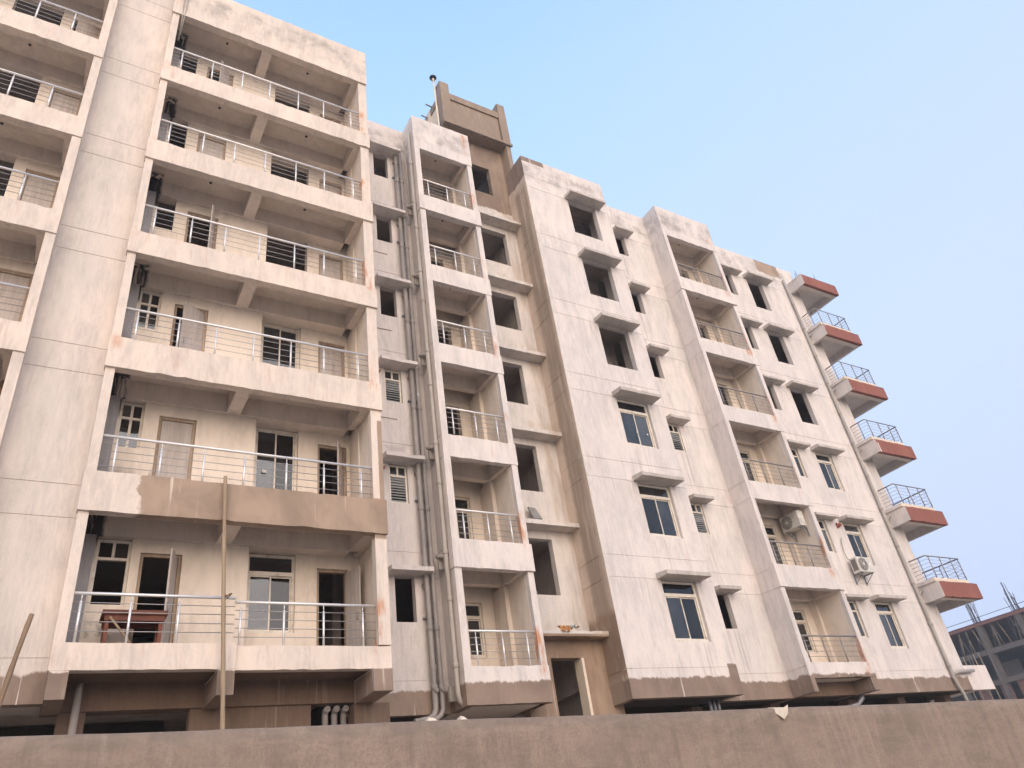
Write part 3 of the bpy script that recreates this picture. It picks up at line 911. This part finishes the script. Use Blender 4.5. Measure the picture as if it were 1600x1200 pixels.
box('tower_wall', 4.12, 4.25, 2.95, 6.0, 15.6, 18.1, 'ledge', B)
for y, z in ((3.1, 19.9), (3.55, 19.75)):
    tube('water_spout', [(TX0 + .1, y, z), (TX0 - .28, y, z + .05)], .03, 'pvc', B, 8)

# ---------------------------------------------------------------- block C
CW = [(8.72, 10.02, k + 1.30, k + 3.0) for k in LEVELS]
face_wall('wall', 'y', 1.60, 6.874, 10.70, -3.08, 16.68, CW, 'facade', B, .2, GRV)
face_wall('side_wall', 'x', 6.87, 1.6015, 2.80, -3.08, 16.68, [], 'side', B, .2, GRV)
box('side_wall', 10.5, 10.698, 1.8, 2.6, -3.07, 16.66, 'facade', B)
box('floor_slab', 7.07, 10.5, 1.8, 2.8, -3.06, -2.605, 'painted_shade', B)
for k in LEVELS:
    sunshade(8.58, 10.24, 1.14, 1.61, k + 3.0, .13)
    box('floor_slab', 7.07, 10.5, 1.8, 2.81, k + .42 if k > -3 else -2.6, k + .6, 'inside', B)
    if k <= 3:
        sliding_window(8.74, 10.0, k + 1.32, k + 2.98, 1.68, .34, .06)
for x_, z_ in ((9.30, 4.83), (9.72, 4.80)):
    box('sticker', x_, x_ + .05, 1.672, 1.677, z_, z_ + .05, 'acwhite', B)
box('sticker', -2.25, -2.15, 1.49, 1.496, 1.86, 1.93, 'acwhite', B)
CS = [(11.57, 12.08, k + 1.92, k + 3.0) for k in LEVELS]
face_wall('wall', 'y', 2.42, 10.70, 13.56, -3.08, 16.66, CS, 'facade', B, .2, GRV)
for k in LEVELS:
    sunshade(11.42, 12.32, 2.02, 2.43, k + 3.0, .12)
    if k in (0, 3):
        louvre_window(11.575, 12.075, k + 1.925, k + 2.98, 2.46)
box('roof_slab', 7.07, 10.5, 1.8, 2.62, 15.5, 15.7, 'inside', B)
box('roof_slab', 7.07, 22.8, 2.65, 3.3, 15.5, 15.7, 'inside', B)
box('roof_slab', .0, 2.33, 2.6, 3.4, 15.5, 15.7, 'inside', B)
for k in LEVELS:
    box('floor_slab', .02, 2.33, 2.6, 3.45, k + .42, k + .6, 'inside', B)
# ---------------------------------------------------------------- block D
narrow_balcony(13.55, 16.60, 'facade', {k: 'slide' for k in (-3, 0, 3)}, (14.85, 15.95), 'darksteel', (13.92, 14.76, 15.62), 2.9)
box('beam', 13.7, 16.55, 2.3, 2.5, -3.08, -2.70, 'raw', B)
box('side_wall', 16.3, 16.598, 1.604, 2.45, -3.1, -2.715, 'facade', B)
# ---------------------------------------------------------------- end wall E
EW = [(19.25, 20.25, k + 1.36, k + 3.0) for k in LEVELS] + [(17.60, 18.25, k + 1.72, k + 3.0) for k in LEVELS]
face_wall('wall', 'y', 2.45, 16.60, 23.0, -3.06, 16.60, EW, 'facade', B, .2, GRV)
box('side_wall', 22.8, 22.998, 2.66, 9, -3.06, 16.58, 'facade', B)
for k in LEVELS:
    sunshade(19.05, 20.66, 2.04, 2.46, k + 3.0, .12)
    sunshade(17.42, 18.70, 2.12, 2.46, k + 3.0, .11)
    if k <= 3:
        sliding_window(19.27, 20.23, k + 1.38, k + 2.98, 2.52, .3, .06)
        cross_window(17.62, 18.23, k + 1.74, k + 2.98, 2.52, .05, .32)
box('curtain', 19.76, 20.2, 2.66, 2.67, 1.45, 2.62, 'clothw', B)
box('curtain', 19.86, 20.12, 2.66, 2.67, -1.55, -1.0, 'clothw', B)
box('duct_stub', 18.8, 18.83, 2.38, 2.46, 2.7, 2.9, 'redstub', B)
tube('duct_stub', [(18.95, 2.36, 2.83), (18.95, 2.47, 2.83)], .07, 'redstub', B, 10)

# end balconies in terracotta
for k in (15, 12, 9, 6, 3, 0):
    rough('balcony_front', 22.32, 24.82, 1.60, 1.75, k, k + .58, 'red', B)
    box('balcony_side', 22.30, 22.45, 1.602, 2.448, k + .003, k + .60, 'facade', B)
    box('balcony_side', 24.67, 24.80, 1.75, 5.2, k + .003, k + .58, 'facade', B)
    box('balcony_slab', 22.45, 24.67, 1.75, 2.449, k + .34, k + .5, 'soffit', B)
    box('balcony_slab', 23.002, 24.67, 2.45, 5.2, k + .34, k + .5, 'soffit', B)
    box('balcony_beam', 22.452, 24.668, 1.75, 1.96, k + .004, k + .34, 'soffit', B)
    box('balcony_back', 23.0, 24.8, 5.2, 5.35, k, k + .6, 'facade', B)
    if k < 15:
        rough('balcony_ledge', 22.24, 24.45, 1.66, 1.80, k + .602, k + .73, 'ledge', B)
        box('balcony_ledge', 22.24, 22.36, 1.802, 2.448, k + .602, k + .73, 'facade', B)
        z = k + 1.62
        r = tube('railing', [(22.42, 2.44, z), (22.42, 1.76, z), (24.62, 1.76, z), (24.62, 4.4, z)], .026, 'darksteel', B, 8)
        for (px, py_) in ((22.42, 2.05), (22.62, 1.76), (23.35, 1.76), (24.05, 1.76), (24.62, 1.78), (24.62, 2.6), (24.62, 3.4)):
            MB().tube([(px, py_, z - .9), (px, py_, z - .02)], .02, 8).build('post', 'darksteel', r, True)
        for i in range(1, 6):
            tube('rod', [(22.42, 2.44, z - .145 * i), (22.42, 1.75, z - .145 * i), (24.62, 1.75, z - .145 * i), (24.62, 4.4, z - .145 * i)], .0075, 'darksteel', r, 6)
    else:
        for (rx, ry) in ((22.5, 1.9), (23.9, 1.9), (24.0, 1.95), (24.3, 2.0), (22.55, 2.0)):
            tube('rebar', [(rx, ry, k + .5), (rx + random.uniform(-.05, .05), ry, k + random.uniform(1.0, 1.35))], .012, 'rebar', B, 5)
box('balcony_front', 22.95, 24.45, 2.452, 2.65, -3.07, -2.23, 'white', B)
box('balcony_slab', 23.002, 24.4, 2.65, 5.2, -3.0, -2.5, 'soffit', B)

# drain pipe at the end of E
pE = stack_pipe([(21.98, 2.36, 15.7), (21.98, 2.36, -2.6), (22.0, 2.34, -2.9), (22.1, 2.33, -3.2), (22.15, 2.33, -4.2)], .06, 'pvcpale', [(21.98, 2.36, k + o) for k in (-3, 0, 3, 6, 9, 12) for o in (.75, 2.2)])
tube('branch', [(21.98, 2.36, -2.55), (22.3, 2.33, -2.48), (23.3, 2.33, -2.44)], .062, 'pvcpale', pE, 12)
for k in (12, 9, 6, 3, 0):
    tube('branch', [(22.0, 2.36, k + .2), (22.12, 2.34, k + .36), (22.3, 2.34, k + .45)], .04, 'pvcpale', pE, 8)

for (a_, b_, y_) in ((-14, -3.3, 4.4), (0.3, 4.4, 3.5), (7.2, 23, 4.2)):  # added walls, not real parts, so the gap under the block reads dark
    box('added_dark_wall', a_, b_, y_, y_ + .2, -6.35, -2.62, 'painted_shade', B)
# stilt storey : columns and slabs; the near-black walls above are added for darkness
for x in (7.4, 10.2, 13.4, 17.0, 19.6, 22.3):
    box('stilt_column', x, x + .4, 3.2, 3.6, -6.35, -3.05, 'raw', B)
box('floor_slab', -.3, 2.3, 2.6, 4.3, -3.04, -2.6, 'painted_shade', B)
box('floor_slab', 10.7, 23, 2.62, 3.4, -3.04, -2.6, 'painted_shade', B)
for x in (12.6, 12.75, 12.9):
    pass
for i, x in enumerate((10.05, 10.2, 10.35)):
    tube('drain_pipe', [(x, 2.3, -3.0), (x, 2.3, -3.3), (x + .05, 2.35, -3.42), (x + .3, 2.5, -3.5)], .055, 'alu', B, 10)
tube('drain_pipe', [(16.5, 2.3, -3.0), (16.5, 2.3, -3.2), (16.35, 2.4, -3.35), (16.0, 2.5, -3.4)], .08, 'alu', B, 10)

# ------------------------------------------------------------------ loose things
# vent pole on the tower
v = empty('vent_pole', (3.99, 2.56, 15.75), 'thin pale pole with a small dark cap beside the brown rooftop tower', 'pole')
tube('pole', [(3.99, 2.55, 15.75), (3.99, 2.55, 18.2), (4.0, 2.58, 21.0)], .035, 'ledge', v, 8)
MB().tube([(4.0, 2.58, 20.86), (4.0, 2.58, 21.02)], .05, 8).build('socket', 'ledge', v, True)
cp = MB().tube([(3.995, 2.58, 21.02), (3.995, 2.58, 21.06), (4.0, 2.58, 21.10), (4.0, 2.58, 21.15)], [.04, .13, .15, .03], 10)
cp.build('cap', 'black', v, True)

# bamboo poles
def bamboo(name, p0, p1, r0, r1, mat, label):
    p0, p1 = Vector(p0), Vector(p1)
    n = 26; pts = []; rr = []
    for i in range(n):
        f = i / (n - 1)
        q = p0.lerp(p1, f) + Vector((math.sin(f * 5.1) * .022, math.sin(f * 3.7) * .015, 0))
        pts.append(q); base = r0 + (r1 - r0) * f
        rr.append(base * (1.14 if i % 4 == 0 else 1.0))
    o = tube(name, pts, rr, mat, None, 10)
    tag(o, label, 'bamboo pole')
    return o
bamboo('bamboo_pole', (-2.95, -.28, -6.35), (-3.27, -.09, .86), .042, .033, 'bamboo', 'tall upright bamboo pole tied to the lowest wide balcony railing')
bamboo('bamboo_pole', (-6.55, -.75, -6.35), (-5.95, -.35, -1.92), .042, .033, 'bamboo2', 'short leaning bamboo pole at the left edge against the blank wall strip')
tg = tube('rope_tie', [(-3.15, -.19, -1.46), (-3.1, -.13, -1.5), (-3.05, -.2, -1.44), (-3.1, -.28, -1.48), (-3.15, -.2, -1.5)], .013, 'bamboo2', None, 6)
tag(tg, 'dark rope tie binding the tall bamboo pole to the balcony rail', 'rope')

# table on the first floor balcony
T = empty('wooden_table', (-4.47, .62, -2.45), 'red brown wooden table with a loose brace on the lowest wide balcony', 'table')
box('table_top', -4.98, -3.97, .36, .92, -1.66, -1.59, 'table', T)
box('apron', -4.94, -4.01, .40, .425, -1.76, -1.66, 'table', T)
box('apron', -4.94, -4.01, .855, .88, -1.76, -1.66, 'table', T)
for x in (-4.92, -4.09):
    for y in (.42, .80):
        box('leg', x, x + .06, y, y + .06, -2.45, -1.66, 'table', T)
tube('brace', [(-4.86, .40, -1.70), (-4.28, .40, -2.40)], .02, 'bamboo', T, 6)

# air conditioners
def ac_unit(loc, rz, label):
    """casing 0.80 wide along local x, 0.30 deep along y (front -y), 0.55 high"""
    e = empty('ac_unit', loc, label, 'air conditioner', 'air conditioner outdoor units')
    e.rotation_euler = (0, 0, rz)
    M = Matrix.Translation(Vector(loc)) @ Matrix.Rotation(rz, 4, 'Z')
    def put(o):
        o.parent = e
        return o
    bm = MB().box(-.4, .4, -.15, .15, 0, .55)
    c = put(bm.build('casing', 'acwhite'))
    md = c.modifiers.new('bevel', 'BEVEL'); md.width = .012; md.segments = 2
    fan = MB()
    n = 28
    cx, czz, R = -.12, .28, .235
    fan.tube([(cx, -.152, czz), (cx, -.16, czz)], R, n)
    f = put(fan.build('fan_recess', 'acgrille'))
    for i in range(5):
        rr = R * (i + 1) / 5
        ring = [(cx + math.cos(t) * rr, -.168, czz + math.sin(t) * rr) for t in [2 * math.pi * j / n for j in range(n + 1)]]
        put(MB().tube(ring, .005, 5, False).build('grille_ring', 'acwhite', None, True))
    for i in range(10):
        t = math.pi * i / 5
        put(MB().tube([(cx + math.cos(t) * .04, -.172, czz + math.sin(t) * .04), (cx + math.cos(t) * R, -.172, czz + math.sin(t) * R)], .004, 5).build('grille_spoke', 'acwhite'))
    put(MB().tube([(cx, -.175, czz), (cx, -.182, czz)], .05, 12).build('hub', 'acwhite'))
    put(MB().box(.20, .37, -.156, -.15, .08, .47).build('side_panel', 'acwhite'))
    put(MB().box(-.406, -.4, -.10, .10, .08, .48).build('coil_grille', 'acgrille'))
    put(MB().box(.4, .43, -.08, .06, .10, .25).build('valve_cover', 'acwhite'))
    for x in (-.28, .28):
        m = MB().box(x - .02, x + .02, -.16, .27, -.035, -.001)
        m.tube([(x, .26, -.30), (x, -.12, -.03)], .014, 6)
        m.box(x - .02, x + .02, .24, .27, -.34, -.036)
        put(m.build('bracket', 'alu'))
    return e
ac_unit((18.96, 2.17, .90), 0, 'white air conditioner unit with round fan on brackets under the second lowest end window')
ac_unit((16.14, 2.26, 2.36), math.radians(-90), 'white air conditioner unit hung high on the inner balcony side wall')
tb = tube('refrigerant_hose', [(18.75, 2.40, 2.3), (18.62, 2.38, 2.1), (18.55, 2.37, 1.75), (18.58, 2.36, 1.5), (18.7, 2.3, 1.3)], .018, 'pvcpale', None, 8)
tag(tb, 'thin pale hose curving down to the wall mounted air conditioner', 'hose')

# rags on the lowest stair sunshade
def rag(name, cx, cy, cz_, w, d, mat, label, seed, parent=None, hang=.08):
    rnd = random.Random(seed)
    m = MB(); nx, ny = 9, 6
    for j in range(ny + 1):
        for i in range(nx + 1):
            u, v_ = i / nx, j / ny
            edge = rnd.uniform(-.02, .02)
            x = cx + (u - .5) * w + rnd.uniform(-.02, .02)
            y = cy + (v_ - .5) * d + rnd.uniform(-.02, .02)
            z = cz_ + abs(math.sin(u * 7 + seed)) * .05 + rnd.uniform(0, .04) - (hang if v_ < .2 else 0) * (1 if rnd.random() < .7 else .3)
            m.v.append((x, y, z))
    for j in range(ny):
        for i in range(nx):
            a = j * (nx + 1) + i
            m.f.append((a, a + 1, a + nx + 2, a + nx + 1))
    o = m.build(name, mat, parent, False)
    md = o.modifiers.new('thickness', 'SOLIDIFY'); md.thickness = .006
    if label: tag(o, label, 'cloth')
    return o
R_ = empty('cloth_bundle', (5.7, 2.12, -1.30), 'crumpled orange blue and white rags lying on the lowest stair sunshade', 'cloth')
rag('orange_rag', 5.52, 2.07, -1.26, .30, .22, 'clotho', None, 1, R_, .13)
rag('blue_rag', 5.72, 2.10, -1.25, .24, .2, 'clothb', None, 2, R_, .04)
rag('pale_rag', 5.88, 2.10, -1.25, .26, .2, 'clothw', None, 3, R_, .03)
ob = MB()
ob.v = [(5.42, 2.46, 1.90), (5.70, 2.46, 1.90), (5.64, 2.64, 2.30), (5.40, 2.64, 2.32), (5.42, 2.50, 1.89), (5.70, 2.50, 1.89), (5.64, 2.69, 2.29), (5.40, 2.69, 2.31)]
ob.f = [(0, 1, 2, 3), (4, 7, 6, 5), (0, 4, 5, 1), (1, 5, 6, 2), (2, 6, 7, 3), (3, 7, 4, 0)]
tag(ob.build('concrete_slab_piece', 'cement'), 'grey cement slab piece leaning on a stair sunshade', 'slab')

# ------------------------------------------------------------------ boundary wall in front
W = empty('boundary_wall', (0, -8, -7.65), 'long plain brown rendered boundary wall across the foreground', 'wall')
m = MB()
n = 700; x0, x1 = -40.0, 60.0
rnd = random.Random(3)
hts = []
for i in range(n + 1):
    x = x0 + (x1 - x0) * i / n
    xx = min(max(x, -12), 14)
    hts.append((x, -5.055 - .0106 * (xx + 2.4) + .004 * math.sin(x * 1.7) + rnd.uniform(-.002, .002)))
from mathutils import noise as mnoise
rows = 18
for (x, z) in hts:
    chip = -.02 if rnd.random() < .012 else 0
    zt = z - .012 + chip + rnd.uniform(-.003, .003)
    for r in range(rows):
        zz = -7.7 + (zt + 7.7) * (r / (rows - 1)) ** .7
        d = mnoise.noise((x * .9, zz * .9, 1.3)) * .012 + mnoise.noise((x * 3.1, zz * 3.1, 5.)) * .008
        m.v.append((x, -8.0 + d + (.012 if r == rows - 1 else 0), zz))
    m.v += [(x, -7.97, z + chip), (x, -7.79, z + rnd.uniform(-.006, .006)), (x, -7.77, z - .02), (x, -7.77, -7.7)]
R4 = rows + 4
for i in range(n):
    for j in range(R4 - 1):
        a = i * R4 + j
        m.f.append((a, a + R4, a + R4 + 1, a + 1))
wo = m.build('rendered_face', 'bwall', W, True)
q = MB()
q.v = [(.68, -7.95, -5.075), (.93, -7.97, -5.085), (.80, -8.03, -5.10), (.775, -8.035, -5.205), (.90, -8.02, -5.07), (.72, -7.88, -5.07), (.90, -7.86, -5.075), (.86, -8.03, -5.15)]
q.f = [(0, 2, 3), (2, 7, 3), (2, 4, 7), (0, 1, 2), (1, 4, 2), (0, 5, 6, 1)]
sc_ = q.build('paper_scrap', 'clothw')
md = sc_.modifiers.new('thickness', 'SOLIDIFY'); md.thickness = .004
tag(sc_, 'torn pale paper scrap hanging over the boundary wall top', 'scrap')
for i, (x, s_) in enumerate(((-3.05, .05), (-2.78, .035))):
    q = MB()
    q.v = [(x - s_, -7.96, -5.05), (x + s_ * .9, -7.97, -5.05), (x + s_, -7.86, -5.05), (x - s_ * .8, -7.85, -5.05), (x - s_ * .5, -7.94, -5.015), (x + s_ * .5, -7.93, -5.02), (x + s_ * .4, -7.88, -5.025), (x - s_ * .4, -7.88, -5.02)]
    q.f = [(0, 1, 2, 3), (4, 7, 6, 5), (0, 4, 5, 1), (1, 5, 6, 2), (2, 6, 7, 3), (3, 7, 4, 0)]
    o = q.build('plaster_lump', 'ledge', None)
    tag(o, ('larger' if i == 0 else 'smaller') + ' white plaster lump on top of the boundary wall below the pipes', 'lump')

# ------------------------------------------------------------------ far building under construction
F = empty('unfinished_building', (92, 32, -6.35), 'distant concrete frame building under construction with red shuttering and props', 'building')
FX = 86.0
box('roof_slab', FX, FX + 14, 14, 48, 9.55, 9.95, 'farred', F)
for z in (6.75, 3.6, .5):
    box('floor_slab', FX, FX + 14, 14, 48, z - .3, z + .25, 'farcon', F)
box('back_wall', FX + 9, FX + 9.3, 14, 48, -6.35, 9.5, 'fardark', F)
ys = [15.5 + 4.6 * i for i in range(8)]
for i, y in enumerate(ys):
    box('column', FX + .05, FX + .75, y, y + .6, -6.35, 9.55, 'farcon', F)
for i in range(70):
    y = 16 + i * .44 + random.uniform(-.2, .2)
    lean = random.uniform(-.9, .9)
    dx = random.uniform(.2, 1.2)
    tube('prop', [(FX + dx, y, 7.0), (FX + dx, y + lean, 9.55)], .06, 'farcon' if i % 3 else 'ochre', F, 5)
for i in range(9):
    y = 34.2 + i * .45 + random.uniform(-.2, .2)
    tube('prop', [(FX - .6, y, -2 + random.uniform(0, 2)), (FX - .5, y + random.uniform(-.5, .5), 6.9)], .06, 'ochre' if i % 2 else 'farcon', F, 5)
for y in ys:
    for j in range(14):
        yy = y + random.uniform(-.1, .7)
        tube('rebar', [(FX + random.uniform(.1, .7), yy, 9.9), (FX + random.uniform(.1, .7), yy + random.uniform(-.15, .25), 9.9 + random.uniform(1.2, 3.4))], .032, 'rebar', F, 4)
for y in (20, 24.6, 29.2, 33.8):
    f_ = MB()
    f_.box(FX + .3, FX + .5, y, y + 1.1, .75, 3.3); f_.box(FX + .3, FX + .5, y + 2.6, y + 3.7, .75, 3.3)
    f_.box(FX + .3, FX + .5, y + 1.1, y + 2.6, .75, 1.5)
    f_.build('brick_infill', 'farred', F)
for y in (19, 28.2, 32.8):
    box('infill_wall', FX + 2.5, FX + 2.7, y, y + 3.0, 3.8, 5.6, 'farcon', F)
for z, mt in ((-4.6, 'farred'), (-4.9, 'ochre')):
    box('timber_stack', 60, 62, 14 if mt == 'ochre' else 17, 26, -6.35 if mt == 'ochre' else -4.9, z, mt, F)

# power cables in front of it
def cable(p0, p1, sag, label):
    p0, p1 = Vector(p0), Vector(p1)
    pts = [p0.lerp(p1, i / 16) - Vector((0, 0, sag * 4 * (i / 16) * (1 - i / 16))) for i in range(17)]
    tag(tube('power_cable', pts, .02, 'cable', None, 5), label, 'cable', 'overhead cables')
cable((60, 4.0, 6.1), (60, 40, 5.9), .25, 'upper thin overhead cable in front of the distant unfinished building')
cable((60, 4.0, 5.75), (60, 40, 5.55), .3, 'lower thin overhead cable in front of the distant unfinished building')

# ------------------------------------------------------------------ morning haze
hz_m = bpy.data.materials.new('morning_haze'); hz_m.use_nodes = True
ht = hz_m.node_tree
for n_ in list(ht.nodes): ht.nodes.remove(n_)
ho = ht.nodes.new('ShaderNodeOutputMaterial'); hv = ht.nodes.new('ShaderNodeVolumePrincipled')
hv.inputs['Color'].default_value = (.86, .88, .92, 1)
hv.inputs['Density'].default_value = 0.0013
hv.inputs['Anisotropy'].default_value = 0.2
ht.links.new(hv.outputs[0], ho.inputs['Volume'])
MAT['haze'] = hz_m
tag(MB().box(-1600, 1600, -1600, 1600, -8.65, 22.0).build('haze', 'haze'), None, None, kind='stuff')
